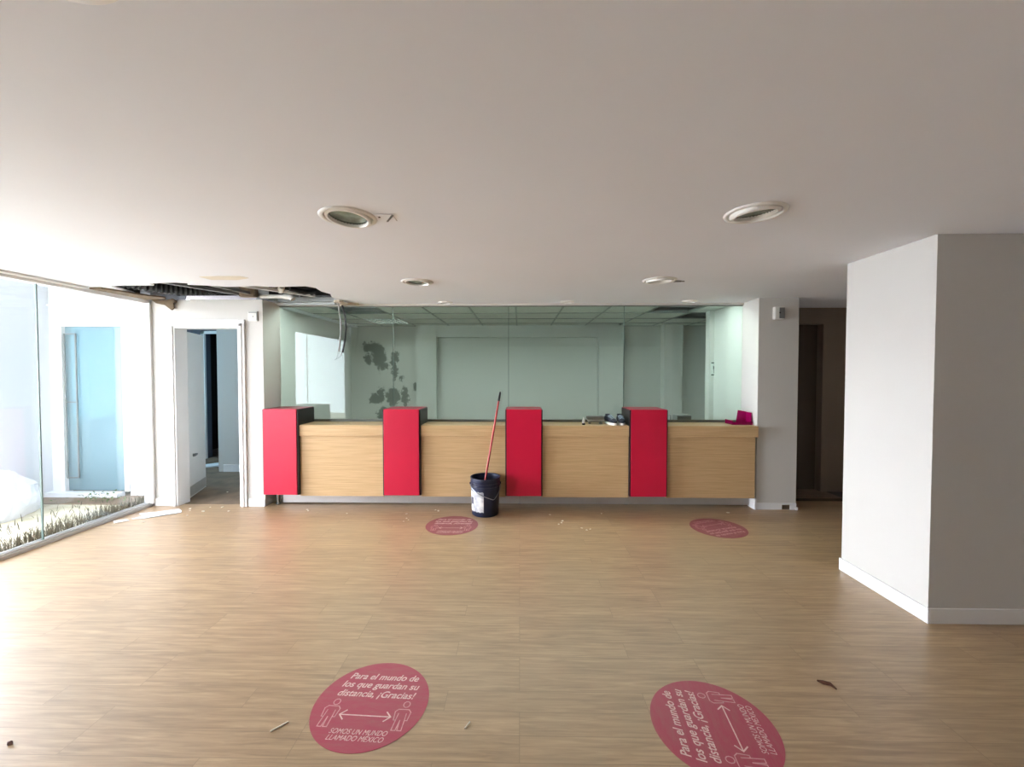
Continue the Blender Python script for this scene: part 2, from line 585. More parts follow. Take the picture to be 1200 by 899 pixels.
def ceiling_sheet(outer, holes, z, th):
    loops = [[Vector((x, y, 0)) for x, y in outer]] + [[Vector((x, y, 0)) for x, y in h] for h in holes]
    flat = [p for l in loops for p in l]
    tris = tessellate_polygon(loops)
    mb = MB()
    lo = [mb.bm.verts.new((p.x, p.y, z)) for p in flat]
    hi = [mb.bm.verts.new((p.x, p.y, z + th)) for p in flat]
    for t in tris:
        try:
            mb.bm.faces.new([lo[i] for i in t])
            mb.bm.faces.new([hi[i] for i in t])
        except ValueError:
            pass
    k = 0
    for l in loops:
        n = len(l)
        for i in range(n):
            a, b = k + i, k + (i + 1) % n
            mb.bm.faces.new((lo[a], lo[b], hi[b], hi[a]))
        k += n
    return mb
circ = lambda x, y, r, n=28: [(x + r * math.cos(2 * PI * i / n), y + r * math.sin(2 * PI * i / n)) for i in range(n)]
struct(ceiling_sheet([(-4.40, -3.3), (4.7, -3.3), (4.7, 6.2), (3.14, 6.2), (3.14, 5.10), (-4.40, 5.10)],
                     [hole] + [circ(x, y, r * 0.84) for x, y, r in lamps], CEIL, 0.014).build('ceiling', M['ceil']),
       'smooth off-white ceiling with a broken hole over the doorway', 'ceiling')
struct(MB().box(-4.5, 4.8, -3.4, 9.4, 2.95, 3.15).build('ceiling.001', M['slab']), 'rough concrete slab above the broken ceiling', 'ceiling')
struct(MB().box(-6.3, -2.97, 5.12, 9.4, CEIL, CEIL + .02).box(-4.4, -2.97, 4.885, 5.12, CEIL + .016, CEIL + .03).build('ceiling.002', M['ceil']), 'ceiling of the room behind the door', 'ceiling')
struct(MB().box(-6.3, -4.5, 5.16, 9.4, 2.95, 3.15).build('ceiling.003', M['slab']))

# ------------------------------------------------------------------ walls
DL, DR, DT = -3.985, -3.215, 2.085     # door opening
w = MB()
w.box(-4.245, DL, FY, 4.885, 0, CEIL).box(DR, -2.951, FY, 4.885, 0, CEIL).box(DL, DR, FY, 4.885, DT, CEIL)
struct(w.build('wall_far', M['wall']), 'white wall around the left doorway', 'wall')
struct(MB().box(-3.10, -2.951, 4.885, 5.10, 0, CEIL).build('wall_reveal', M['wall']))
struct(MB().box(2.685, 3.13, FY, 4.90, 0, CEIL).box(2.685, 2.84, 4.90, 5.10, 0, CEIL).build('wall_far.001', M['wall']), 'white wall strip right of the counter', 'wall')
struct(MB().box(-2.951, 2.685, GY - .03, GY + .03, 2.366, CEIL).build('trim_1', M['wall']), 'ceiling edge above the teller glass', 'trim')
struct(MB().box(2.53, 4.7, 2.585, 3.278, 0, CEIL).build('wall_pillar', M['wall']), 'big white projecting pier on the right', 'wall')
struct(MB().box(4.6, 4.7, -3.3, 2.585, 0, CEIL).build('wall_right', M['wall']))
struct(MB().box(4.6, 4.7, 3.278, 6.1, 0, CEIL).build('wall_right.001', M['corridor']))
struct(MB().box(-4.4, 4.7, -3.3, -3.15, 0, CEIL).build('wall_near', M['wall']))
struct(MB().box(-4.40, -4.28, -3.3, -0.20, 0, CEIL).build('wall_left', M['wall']))
# corridor end on the right
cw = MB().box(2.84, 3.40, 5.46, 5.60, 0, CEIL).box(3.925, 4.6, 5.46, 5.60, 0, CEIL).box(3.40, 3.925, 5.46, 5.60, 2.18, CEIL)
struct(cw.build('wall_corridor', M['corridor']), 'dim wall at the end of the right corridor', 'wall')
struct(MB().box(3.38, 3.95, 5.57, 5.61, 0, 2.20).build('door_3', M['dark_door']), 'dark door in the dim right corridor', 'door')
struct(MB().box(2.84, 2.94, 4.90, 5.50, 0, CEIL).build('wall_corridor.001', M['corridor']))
# upper walls that close the ceiling void
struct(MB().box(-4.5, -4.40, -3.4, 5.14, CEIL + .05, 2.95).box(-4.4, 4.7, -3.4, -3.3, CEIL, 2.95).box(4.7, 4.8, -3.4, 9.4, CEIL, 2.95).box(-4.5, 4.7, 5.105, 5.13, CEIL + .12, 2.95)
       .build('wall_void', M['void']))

# skirting
sk = MB().box(2.518, 2.53, 2.573, 3.290, 0, 0.095).box(2.53, 4.6, 2.573, 2.585, 0, 0.095)
struct(sk.build('baseboard_pillar', M['trim'], bevel=0.003), 'white skirting around the right pier', 'baseboard')
struct(MB().box(-3.145, -2.951, FY - .012, FY, 0, 0.09).build('baseboard_far', M['trim'], bevel=0.003))
struct(MB().box(-4.245, -4.075, FY - .012, FY, 0, 0.09).build('baseboard_far.001', M['trim'], bevel=0.003))
bb = MB().box(2.67, 2.97, FY - .012, FY, 0, 0.075).box(3.06, 3.13, FY - .012, FY, 0, 0.075).box(2.97, 3.06, FY - .012, FY, 0.055, 0.075)
struct(bb.build('baseboard_far.002', M['trim'], bevel=0.002), 'low white skirting with a notch right of the counter', 'baseboard')
struct(MB().box(2.97, 3.06, FY - .004, FY - .001, 0.004, 0.055).build('trim_2', M['board']), 'brown bare patch in the skirting notch', 'trim')
struct(MB().box(3.118, 3.142, FY - .02, 4.90, 0.0, 0.03).build('trim_3', M['trim']))

# back office
BY = 7.60
struct(MB().box(-3.25, -3.10, 5.10, BY, 0, 2.75).build('wall_office', M['wall_back']))
struct(MB().box(-3.25, 4.0, BY, BY + .1, 0, 2.75).build('wall_office.001', M['stain']), 'back wall of the office with patches of flaked paint', 'wall')
struct(MB().box(3.45, 3.60, 5.62, BY, 0, 2.75).build('wall_office.002', M['wall_back']))
pil = MB().box(-1.86, -1.50, BY - .16, BY, 0, 2.50)
struct(pil.build('wall_office.003', M['wall_back']), 'pale pier on the office back wall', 'wall')
struct(MB().box(-1.50, 1.41, BY - .14, BY, 2.19, 2.50).build('wall_office.004', M['wall_back']), 'pale lintel over the recess on the office back wall', 'wall')
struct(MB().box(1.41, 1.84, BY - .16, BY, 0, 2.50).build('wall_office.005', M['wall_back']), 'pale pier right of the recess on the office back wall', 'wall')
struct(MB().box(2.56, 2.88, BY - .20, BY, 0, 2.50).build('wall_office.006', M['wall_back']), 'narrow pale pier near the office corner', 'wall')
struct(MB().box(2.62, 3.45, 5.80, 5.92, 0, 2.75).box(2.685, 2.78, 5.10, 5.80, 0, 2.75).build('wall_office.007', M['wall_back']), 'short side wall of the office carrying a small sign', 'wall')

# suspended ceiling of the office: tiles in one sheet with gaps, grid bars as its part
CZ = 2.40
xs = [-3.10 + 0.61 * i for i in range(12)]
ys = [5.34 + 0.61 * i for i in range(5)]
missing = {(8, 0), (9, 1), (7, 3), (1, 0), (1, 2)}
tl, gr = MB(), MB()
for i in range(len(xs) - 1):
    for j in range(len(ys) - 1):
        if (i, j) in missing:
            continue
        tl.box(xs[i] + .008, min(xs[i + 1], 3.45) - .008, ys[j] + .008, min(ys[j + 1], BY) - .008, CZ + .004, CZ + .018)
for x in xs[1:-1]:
    gr.box(x - .012, x + .012, 5.34, BY, CZ - .004, CZ + .03)
for y in ys:
    gr.box(-3.10, 3.45, min(y, BY) - .012, min(y, BY) + .012, CZ - .004, CZ + .03)
cs = struct(tl.build('ceiling.004', M['tile']), 'tiled suspended ceiling of the office with missing tiles', 'ceiling')
gr.build('grid_bars', M['tbar'], cs)
struct(MB().box(-3.25, 4.0, 5.13, 9.4, 2.80, 2.90).build('ceiling.005', M['void']))

# room behind the left door
struct(MB().box(-4.63, -3.25, 6.40, 6.52, 0, CEIL).build('wall_room', M['wall']), 'white wall seen through the open doorway', 'wall')
struct(MB().box(-4.64, -3.25, 6.388, 6.40, 0, 0.11).build('baseboard_room', M['trim']), 'white skirting of the wall behind the doorway', 'baseboard')
rw = MB().box(-6.3, -5.66, 7.40, 7.52, 0, CEIL).box(-5.28, -4.4, 7.40, 7.52, 0, CEIL).box(-5.66, -5.28, 7.40, 7.52, 2.26, CEIL)
struct(rw.build('wall_room.001', M['navy_frame']))
struct(MB().box(-5.72, -5.655, 7.36, 7.40, 0, 2.30).box(-5.29, -5.24, 7.36, 7.40, 0, 2.30).box(-5.72, -5.24, 7.36, 7.40, 2.25, 2.30).build('trim_4', M['trim']), 'pale frame of the dark doorway beyond the door', 'trim')
struct(MB().box(-6.3, -6.2, 5.26, 5.40, 0, CEIL).box(-6.3, -6.2, 6.90, 9.4, 0, CEIL).box(-6.3, -6.2, 5.40, 6.90, 0, .85).box(-6.3, -6.2, 5.40, 6.90, 2.25, CEIL).box(-6.3, -3.0, 9.3, 9.4, 0, CEIL).box(-3.25, -3.15, 7.6, 9.3, 0, CEIL).build('wall_room.002', M['void']))
struct(MB().box(-4.72, -4.63, 6.40, 7.40, 0, CEIL).build('wall_room.003', M['wall']))

# ------------------------------------------------------------------ door_1: open doorway on the left
d1 = empty('door_1', (-3.6, FY, 0))
struct(d1, 'white door standing open in the left doorway', 'door')
O = d1.location
fr = MB()
fr.box(DL - .075, DL, FY - .022, FY, 0, DT + .075).box(DR, DR + .06, FY - .022, FY, 0, DT + .075).box(DL, DR, FY - .022, FY, DT, DT + .075)
fr.box(DL - .03, DL, FY - .032, FY - .02, 0, DT + .03).box(DR, DR + .03, FY - .032, FY - .02, 0, DT + .03).box(DL - .03, DR + .03, FY - .032, FY - .02, DT, DT + .03)
fr.box(DL, DL + .02, FY - .02, 4.895, 0, DT).box(DR - .02, DR, FY - .02, 4.895, 0, DT).box(DL + .02, DR - .02, FY - .02, 4.895, DT - .02, DT)
fr.build('door_frame', M['trim'], d1, O, bevel=0.003)
a, b = Vector((-4.010, 4.90, 0)), Vector((-4.235, 5.50, 0))
nrm = Vector((0.6, 0.225, 0)).normalized() * 0.04
leaf = MB().prism([(a.x, a.y), (b.x, b.y), (b.x - nrm.x, b.y - nrm.y), (a.x - nrm.x, a.y - nrm.y)], 0.012, 2.05)
lf = leaf.build('door_leaf', M['trim'], d1, O, bevel=0.002)
dirn = (b - a).normalized()
up = Vector((0, 0, 1))
n1 = nrm.normalized()
p0 = a + dirn * 0.015
MB().tube([p0 + up * 1.15 - n1 * 0.0, p0 + up * 1.15 + n1 * .006], .016, 14).build('lock_hole', M['rubber'], lf, O)
p1 = a + dirn * 0.22 + up * .52
MB().tube([p1 - n1 * .002, p1 + n1 * .012, p1 + dirn * .05 + n1 * .014, p1 + dirn * .10 + n1 * .01], [.022, .018, .016, .008], 10).build('broken_handle', M['plastic_grey'], lf, O)
q = [a + n1 * .001, b + n1 * .001]
MB().obar(q[0] + up * .09, q[1] + up * .09, .006, .12).build('kick_plate', M['steel'], lf, O)

# ------------------------------------------------------------------ window_1: the long glass wall to the patio
w1 = empty('window_1', (WX, 2.2, 0))
struct(w1, 'floor to ceiling glass wall along the left side', 'window')
O = w1.location
ysp = [(-0.20, 1.78), (1.785, 3.648), (3.653, 4.735)]
for y0, y1 in ysp:
    MB().box(WX - .006, WX + .006, y0, y1, 0.03, CEIL - .04).build('glass_pane', M['glass'], w1, O)
MB().box(WX - .008, WX + .008, 3.646, 3.655, 0.03, CEIL - .04).box(WX - .008, WX + .008, 1.779, 1.786, 0.03, CEIL - .04).build('glass_joint', M['joint'], w1, O)
MB().box(WX - .05, WX + .05, -0.2, 4.735, 0, .03).box(WX + .022, WX + .034, -0.2, 4.735, .03, .045).box(WX - .034, WX - .022, -0.2, 4.735, .03, .045).build('sill_track', M['steel'], w1, O, bevel=0.003)
MB().box(WX - .04, WX + .05, -0.2, 4.735, CEIL - .045, CEIL).box(WX + .02, WX + .11, -0.2, 4.0, CEIL - .02, CEIL - .001).build('head_rail', M['trim'], w1, O, bevel=0.003)
MB().box(WX - .008, WX + .075, FY - .03, FY, 0.03, CEIL - .04).build('end_post', M['trim'], w1, O, bevel=0.003)

# ------------------------------------------------------------------ patio
struct(MB().box(-7.4, -4.5, 2.3, 5.16, 2.96, 3.10).build('added_shade_eave', M['patio']))  # unseen eave added to shade the patio from the sky
struct(MB().box(-14, -4.37, -6.0, 5.2, -0.12, -0.015).build('ground', M['soil']), 'pale dry soil of the patio', 'ground')
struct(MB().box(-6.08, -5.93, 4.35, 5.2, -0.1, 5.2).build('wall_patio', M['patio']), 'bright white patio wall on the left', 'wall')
struct(MB().box(-6.08, -5.93, -0.7, 2.3, -0.1, 3.2).build('added_shade_wall', M['patio']))  # unseen wall added to block the low sky glow from the near window
PY = 5.14
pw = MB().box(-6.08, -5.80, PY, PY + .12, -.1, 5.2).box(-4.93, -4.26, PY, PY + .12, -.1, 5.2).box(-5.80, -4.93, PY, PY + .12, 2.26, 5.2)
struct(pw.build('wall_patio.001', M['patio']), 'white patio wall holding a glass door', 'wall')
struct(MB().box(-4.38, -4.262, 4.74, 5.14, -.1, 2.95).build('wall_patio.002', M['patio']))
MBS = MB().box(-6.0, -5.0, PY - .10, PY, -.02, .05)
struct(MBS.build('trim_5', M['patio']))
d2 = empty('door_2', (-5.365, PY, 0))
struct(d2, 'glass door with a long pull rail across the patio', 'door')
O = d2.location
f = MB().box(-5.80, -5.755, PY - .02, PY + .10, 0.05, 2.26).box(-4.985, -4.93, PY - .02, PY + .10, 0.05, 2.26).box(-5.755, -4.985, PY - .02, PY + .10, 2.135, 2.26)
f.build('door_frame', M['trim'], d2, O, bevel=0.003)
MB().box(-5.755, -4.985, PY + .03, PY + .042, 0.05, 2.135).build('glass_pane', M['door_glass'], d2, O)
h = MB()
for x in (-5.735, -5.59):
    h.obar((x, PY + .0, .22), (x, PY + .0, 2.04), .014, .014)
for z in (.22, 1.18, 2.04):
    h.obar((-5.735, PY + .0, z), (-5.59, PY + .0, z), .014, .014)
h.build('pull_rail', M['zinc'], d2, O)

# ------------------------------------------------------------------ teller glass
w2 = empty('window_2', (-0.13, GY, 0.95))
struct(w2, 'greenish teller glass standing on the counter', 'window')
O = w2.location
xp = [-2.951, -1.551, -0.136, 1.265, 2.685]
for i in range(4):
    MB().box(xp[i] + .002, xp[i + 1] - .002, GY - .005, GY + .005, 0.965, 2.36).build('glass_pane', M['teller_glass'], w2, O)
j = MB()
for x in xp[1:4]:
    j.box(x - .003, x + .003, GY - .006, GY + .006, 0.965, 2.36)
j.build('glass_joint', M['joint'], w2, O)
MB().box(-2.951, 2.685, GY - .014, GY + .014, 0.951, .980).build('bottom_channel', M['channel'], w2, O, bevel=0.002)
MB().box(-2.951, 2.685, GY - .012, GY + .012, 2.355, 2.367).build('top_channel', M['channel'], w2, O)

w3 = empty('added_light_window', (-6.25, 6.15, .85))  # unseen window, added to let light into the room behind the door
struct(w3)
O = w3.location
MB().box(-6.255, -6.245, 5.44, 6.86, .89, 2.21).build('glass_pane', M['door_glass'], w3, O)
MB().box(-6.28, -6.22, 5.40, 5.44, .85, 2.25).box(-6.28, -6.22, 6.86, 6.90, .85, 2.25).box(-6.28, -6.22, 5.44, 6.86, .85, .89).box(-6.28, -6.22, 5.44, 6.86, 2.21, 2.25).build('window_frame', M['trim'], w3, O)
# ------------------------------------------------------------------ counter
ct = thing('service_counter', (-0.13, 4.9, 0), 'long light oak teller counter on a steel plinth under the glass', 'counter')
O = ct.location
TOPZ = 0.95
spans = [(-2.523, -1.556), (-1.124, -0.163), (0.259, 1.234), (1.661, 2.676)]
spans_panel = [(-2.523, -1.556), (-1.124, -0.163), (0.259, 1.234), (1.661, 2.655)]
for (x0, x1) in spans:
    MB().box(x0, x1, 4.692, 5.055, 0.826, TOPZ).build('worktop', M['oak'], ct, O, bevel=0.003)
for (x0, x1) in spans_panel:
    MB().box(x0, x1, 4.712, 4.74, 0.132, 0.826).build('front_panel', M['oak'], ct, O, bevel=0.0015)
for (x0, x1) in spans:
    MB().box(x0, x1 - .005, 4.715, 5.05, TOPZ, TOPZ + .0025).build('worn_top_sheet', M['oak_top'], ct, O)
for x0, x1 in ((-2.80, -1.30), (-1.297, 0.0), (0.003, 1.25), (1.253, 2.66)):
    MB().box(x0, x1, 4.835, 4.85, 0.018, 0.132).build('plinth', M['steel'], ct, O)
MB().box(-2.82, 2.66, 4.76, 5.05, 0.128, 0.134).build('bottom_board', M['oak_top'], ct, O)
for x in (-2.86, -1.3, 0.0, 1.25, 2.60):
    MB().lathe([(.001, 0), (.03, 0), (.03, .012), (.016, .02), (.016, .11), (.026, .118), (.026, .128), (.001, .128)], (x, 4.90 if x > -2.8 else 4.84, 0), 20).build('foot', M['zinc'], ct, O, smooth=True)
MB().box(2.66, 2.683, 4.72, 4.86, 0.0, 0.125).build('end_stop', M['trim'], ct, O)

dv = [(-2.936, -2.523, 'red divider against the left wall end of the counter'),
      (-1.556, -1.124, 'second red divider of the counter from the door side, left of the bucket'),
      (-0.163, 0.259, 'red divider just right of the bucket and leaning stick'),
      (1.234, 1.661, 'red divider beside the navy shoes on the counter')]
for x0, x1, lab in dv:
    r = thing('counter_divider', ((x0 + x1) / 2, 4.85, 0.135), lab, 'divider', 'red dividers along the counter')
    O = r.location
    MB().box(x0 + .001, x1 - .001, 4.674, 5.05, 0.155, 1.132).box(x0 + .06, x1 - .06, 4.76, 5.04, 0.135, 0.157).build('body', M['black'], r, O, bevel=0.002)
    MB().box(x0 + .016, x1 - .016, 4.660, 4.674, 0.158, 1.137).build('front_panel', M['red'], r, O, bevel=0.002)
    MB().box(x0 + .010, x1 - .010, 4.674, 5.05, 1.132, 1.138).build('top_panel', M['red_top'], r, O)

# ------------------------------------------------------------------ bucket and stick
bx, by = -0.378, 4.545
bk = thing('bucket', (bx, by, 0), 'dirty navy plastic bucket with a white label in front of the counter', 'bucket')
O = bk.location
prof = [(.001, .004), (.138, .004), (.141, 0), (.146, .006), (.157, .315), (.162, .318), (.162, .332), (.158, .336), (.159, .352), (.164, .355), (.164, .368), (.160, .372), (.161, .398), (.166, .402), (.165, .412), (.158, .412), (.152, .300), (.138, .014), (.001, .012)]
MB().lathe(prof, (bx, by, 0), 48, close=False).build('shell', M['navy'], bk, O, smooth=True)
lb = MB()
seg = 14
grid = []
for zz in (0.055, 0.13, 0.205, 0.272):
    row = []
    for i in range(seg + 1):
        aa = math.radians(-168 + (-92 + 168) * i / seg)
        rr = .1466 + (zz - .006) / .309 * .011 + .0012
        row.append(lb.bm.verts.new((bx + rr * math.cos(aa), by + rr * math.sin(aa), zz + .004 * math.sin(i * 2.1))))
    grid.append(row)
for k in range(3):
    for i in range(seg):
        if k == 1 and i in (2, 3, 4):
            continue
        lb.bm.faces.new((grid[k][i], grid[k][i + 1], grid[k + 1][i + 1], grid[k + 1][i]))
lb.build('label', M['label_white'], bk, O, smooth=True)
pts = []
for i in range(17):
    t = i / 16
    aa = math.radians(-165 + 190 * t)
    sag = math.sin(PI * t)
    pts.append((bx + .172 * math.cos(aa), by + .172 * math.sin(aa), .345 - .16 * sag))
hd = MB().tube([(bx + .165 * math.cos(aa), by + .165 * math.sin(aa), z) for aa, z in
                [(math.radians(-55 + 60 * k / 10), .335 - .155 * (1 - k / 10) ** 0.9 if k > 0 else .19) for k in range(11)]], .0042, 8)
hd.tube([(bx + .165 * math.cos(math.radians(-175 + 12 * k)), by + .165 * math.sin(math.radians(-175 + 12 * k)), .335 - .0145 * k) for k in range(11)], .0042, 8)
hd.build('bail_handle', M['wire'], bk, O, smooth=True)
for aa in (math.radians(5), math.radians(185)):
    MB().tube([(bx + .156 * math.cos(aa), by + .156 * math.sin(aa), .338), (bx + .172 * math.cos(aa), by + .172 * math.sin(aa), .338)], .014, 12).build('handle_ear', M['navy'], bk, O)
MB().lathe([(.001, .05), (.139, .05), (.139, .014), (.001, .014)], (bx, by, 0), 32, close=False).build('residue', M['mortar'], bk, O)

sb, st = Vector((-0.432, 4.500, 0.055)), Vector((-0.222, 4.752, 1.335))
sk_ = thing('mop_stick', tuple(sb), 'thin red stick with a black tip standing in the bucket', 'stick')
L_ = st - sb
MB().tube([sb, sb + L_ * .5, sb + L_ * .92], .0115, 12).build('shaft', M['stick'], sk_, sk_.location, smooth=True)
MB().tube([sb + L_ * .915, sb + L_ * .95, sb + L_ * .99, st], [.0135, .0135, .011, .004], 12).build('grip_tip', M['rubber'], sk_, sk_.location, smooth=True)

# ------------------------------------------------------------------ floor stickers
def text_mesh(body, size, shear=0.28, bold=0.0, align='CENTER', width=None):
    cu = bpy.data.curves.new('txt', 'FONT')
    cu.body = body
    cu.size = size
    cu.shear = shear
    cu.offset = bold
    cu.align_x = align
    o = bpy.data.objects.new('txt', cu)
    C.objects.link(o)
    bpy.context.view_layer.update()
    me = bpy.data.meshes.new_from_object(o.evaluated_get(bpy.context.evaluated_depsgraph_get()))
    bpy.data.objects.remove(o)
    xs_ = [v.co.x for v in me.vertices]
    if width:
        s = width / (max(xs_) - min(xs_))
        for v in me.vertices:
            v.co.x *= s
    return me

def lettering(rows):
    bm = bmesh.new()
    for body, x, y, size, width, bold in rows:
        me = text_mesh(body, size, bold=bold, width=width)
        xs_ = [v.co.x for v in me.vertices]
        cx = (max(xs_) + min(xs_)) / 2
        for v in me.vertices:
            v.co.x += x - cx
            v.co.y += y
            v.co.z = 0
        bm.from_mesh(me)
        bpy.data.meshes.remove(me)
    return bm

def stroke(bm, pts, w, closed=False):
    """flat printed line along pts"""
    P = [Vector((x, y, 0)) for x, y in pts]
    n = len(P)
    for i in range(n if closed else n - 1):
        a, b = P[i], P[(i + 1) % n]
        t = (b - a).normalized()
        s = Vector((-t.y, t.x, 0)) * w / 2
        e = t * w * 0.4
        bm.faces.new([bm.verts.new(q) for q in (a - e - s, b + e - s, b + e + s, a - e + s)])

R_ = 0.2645
def print_obj(name, bm, mat, parent, z):
    me = bpy.data.meshes.new(name)
    bmesh.ops.recalc_face_normals(bm, faces=bm.faces)
    bm.to_mesh(me)
    bm.free()
    me.materials.append(mat)
    o = bpy.data.objects.new(name, me)
    C.objects.link(o)
    o.parent = parent
    o.location = (0, 0, z)
    return o

def person_icon(sx):
    bm = bmesh.new()
    hx, hy = (-.163, -.008) if sx < 0 else (.170, -.003)
    stroke(bm, [(hx + .015 * math.cos(a), hy + .017 * math.sin(a)) for a in [2 * PI * i / 12 for i in range(12)]], .0045, True)
    bxm = -.166 if sx < 0 else .166
    body = [(bxm - .030, -.092), (bxm - .036, -.046), (bxm - .024, -.032), (bxm + .024, -.032), (bxm + .036, -.046), (bxm + .032, -.092), (bxm + .020, -.092), (bxm + .022, -.145), (bxm + .004, -.145), (bxm, -.092), (bxm - .004, -.145), (bxm - .022, -.145), (bxm - .020, -.092)]
    stroke(bm, body, .0045, True)
    stroke(bm, [(bxm - .020, -.092), (bxm - .018, -.055)], .004)
    stroke(bm, [(bxm + .020, -.092), (bxm + .018, -.055)], .004)
    return bm

def make_sticker():
    bm = bmesh.new()
    n = 72
    lo = [bm.verts.new((R_ * math.cos(2 * PI * i / n), R_ * math.sin(2 * PI * i / n), 0.0)) for i in range(n)]
    hi = [bm.verts.new((R_ * math.cos(2 * PI * i / n), R_ * math.sin(2 * PI * i / n), 0.0008)) for i in range(n)]
    bm.faces.new(hi)
    bm.faces.new(lo[::-1])
    for i in range(n):
        bm.faces.new((lo[i], lo[(i + 1) % n], hi[(i + 1) % n], hi[i]))
    me = bpy.data.meshes.new('floor_sticker')
    bm.to_mesh(me)
    bm.free()
    me.materials.append(M['sticker'])
    o = bpy.data.objects.new('floor_sticker', me)
    C.objects.link(o)
    rows = [('Para el mundo de', .005, .142, .056, .350, .0009), ('los que guardan su', .005, .087, .056, .385, .0009), ('distancia, ¡Gracias!', .005, .030, .056, .378, .0009),
            ('SOMOS UN MUNDO', .008, -.175, .036, .255, .0), ('LLAMADO MÉXICO', .006, -.207, .036, .248, .0)]
    print_obj('lettering', lettering(rows), M['lettering'], o, .0011)
    bm = bmesh.new()
    stroke(bm, [(-.112, -.077), (.112, -.077)], .006)
    for s in (-1, 1):
        stroke(bm, [(s * .094, -.052), (s * .118, -.077), (s * .094, -.102)], .006)
    print_obj('arrow', bm, M['lettering'], o, .0011)
    print_obj('person_icon', person_icon(-1), M['lettering_faded'], o, .0011)
    print_obj('person_icon', person_icon(1), M['lettering_faded'], o, .0011)
    return o

st0 = make_sticker()
tag(st0, 'round red distancing sticker on the floor at front left, its text facing the viewer', 'sticker', 'round red distancing stickers')
st0.location = (-0.695, 1.903, 0.0004)
st0.rotation_euler.z = math.radians(-2.7)
for x, y, ang, lab in [(0.852, 1.803, 84.1, 'round red distancing sticker at front right, turned sideways and cut by the picture edge'),
                       (-0.688, 4.178, 0, 'small looking pale red round sticker on the floor beside the bucket'),
                       (1.985, 4.155, -160, 'dull dark red round sticker on the floor near the right end of the counter')]:
    s = copy_tree(st0)
    s.location = (x, y, 0.0004)
    s.rotation_euler.z = math.radians(ang)
    s['label'] = lab
    if y > 4.16 or x > 1.9:
        s.data = s.data.copy()
        s.data.materials[0] = M['sticker_faded']
        if x > 1:
            for ch in s.children:
                ch.data = ch.data.copy()
                ch.data.materials[0] = M['lettering_faded']

# ------------------------------------------------------------------ downlights
def downlight(x, y, r, label, group, tilt):
    t = thing('downlight', (x, y, CEIL), label, 'ceiling light', group)
    O = t.location
    z = CEIL
    MB().lathe([(r * .83, z + .006), (r * .83, z - .006), (r * .86, z - .010), (r * .93, z - .010), (r * .98, z - .006), (r, z - .001), (r * .97, z), ], (x, y, 0), 48).build('trim_ring', M['lamp_trim'], t, O, smooth=True)
    rot = Matrix.Rotation(math.radians(tilt[0]), 3, 'X') @ Matrix.Rotation(math.radians(tilt[1]), 3, 'Y')
    MB().lathe([(r * .66, .020), (r * .665, -.004), (r * .69, -.011), (r * .76, -.010), (r * .80, -.003), (r * .80, .020)], (x, y, z - .005), 44, rot).build('gimbal_ring', M['lamp_trim'], t, O, smooth=True)
    MB().lathe([(r * .665, .004), (r * .62, .055), (r * .36, .095), (.002, .105)], (x, y, z - .004), 36, rot, close=False).build('reflector', M['reflector'], t, O, smooth=True)
    MB().lathe([(.002, .012), (r * .655, .012), (r * .655, .016), (.002, .016)], (x, y, z - .004), 36, rot, close=False).build('lens', M['lamp_glass'], t, O)
    return t
labs = ['large round downlight on the left with a small square plate beside it', 'large round downlight at the right of the ceiling, nearest the pier',
        'middle sized looking round downlight in the second row, left side', 'round downlight in the second row, right side with a dark stub next to it',
        'round downlight cut off by the top left picture edge',
        'tiny downlight before the teller glass, leftmost of the three', 'tiny downlight before the teller glass, middle of the three', 'tiny downlight before the teller glass, rightmost of the three']
tilts = [(-4, 3), (4, -6), (-2, 2), (5, -4), (0, 0), (0, 0), (0, 0), (0, 0)]
for i, (x, y, r) in enumerate(lamps):
    downlight(x, y, r, labs[i], 'large round downlights' if i < 5 else 'tiny downlights before the teller glass', tilts[i])
# square cover plate
p = thing('ceiling_plate', (-0.735, 2.25, CEIL), 'small square plate with a dark dot beside the left large downlight', 'plate')
MB().box(-.772, -.675, 2.205, 2.300, CEIL - .006, CEIL).build('plate', M['ceil'], p, p.location, bevel=0.002)
MB().lathe([(.001, CEIL - .008), (.006, CEIL - .008), (.006, CEIL - .006), (.001, CEIL - .006)], (-.752, 2.235, 0), 16, close=False).build('dot', M['rubber'], p, p.location)
MB().prism([(-.735, 2.30), (-.725, 2.30), (-.668, 2.212), (-.678, 2.205)], CEIL - .0085, CEIL - .006).build('edge_slot', M['plastic_grey'], p, p.location)
tag(MB().box(1.405, 1.47, 3.83, 3.845, CEIL - .012, CEIL).tube([(1.47, 3.837, CEIL - .006), (1.50, 3.837, CEIL - .006)], .005, 8).build('metal_stub', M['plastic_grey'], None, (1.43, 3.837, CEIL)),
    'tiny dark stub on the ceiling beside a second row downlight', 'stub')
tag(MB().prism([(-2.80, 3.60), (-2.62, 3.58), (-2.43, 3.59), (-2.40, 3.66), (-2.55, 3.73), (-2.78, 3.72)], CEIL - .0025, CEIL).build('ceiling_patch', M['tape'], None, (-2.6, 3.65, CEIL)),
    'beige filler patch on the ceiling in front of the broken hole', 'patch')

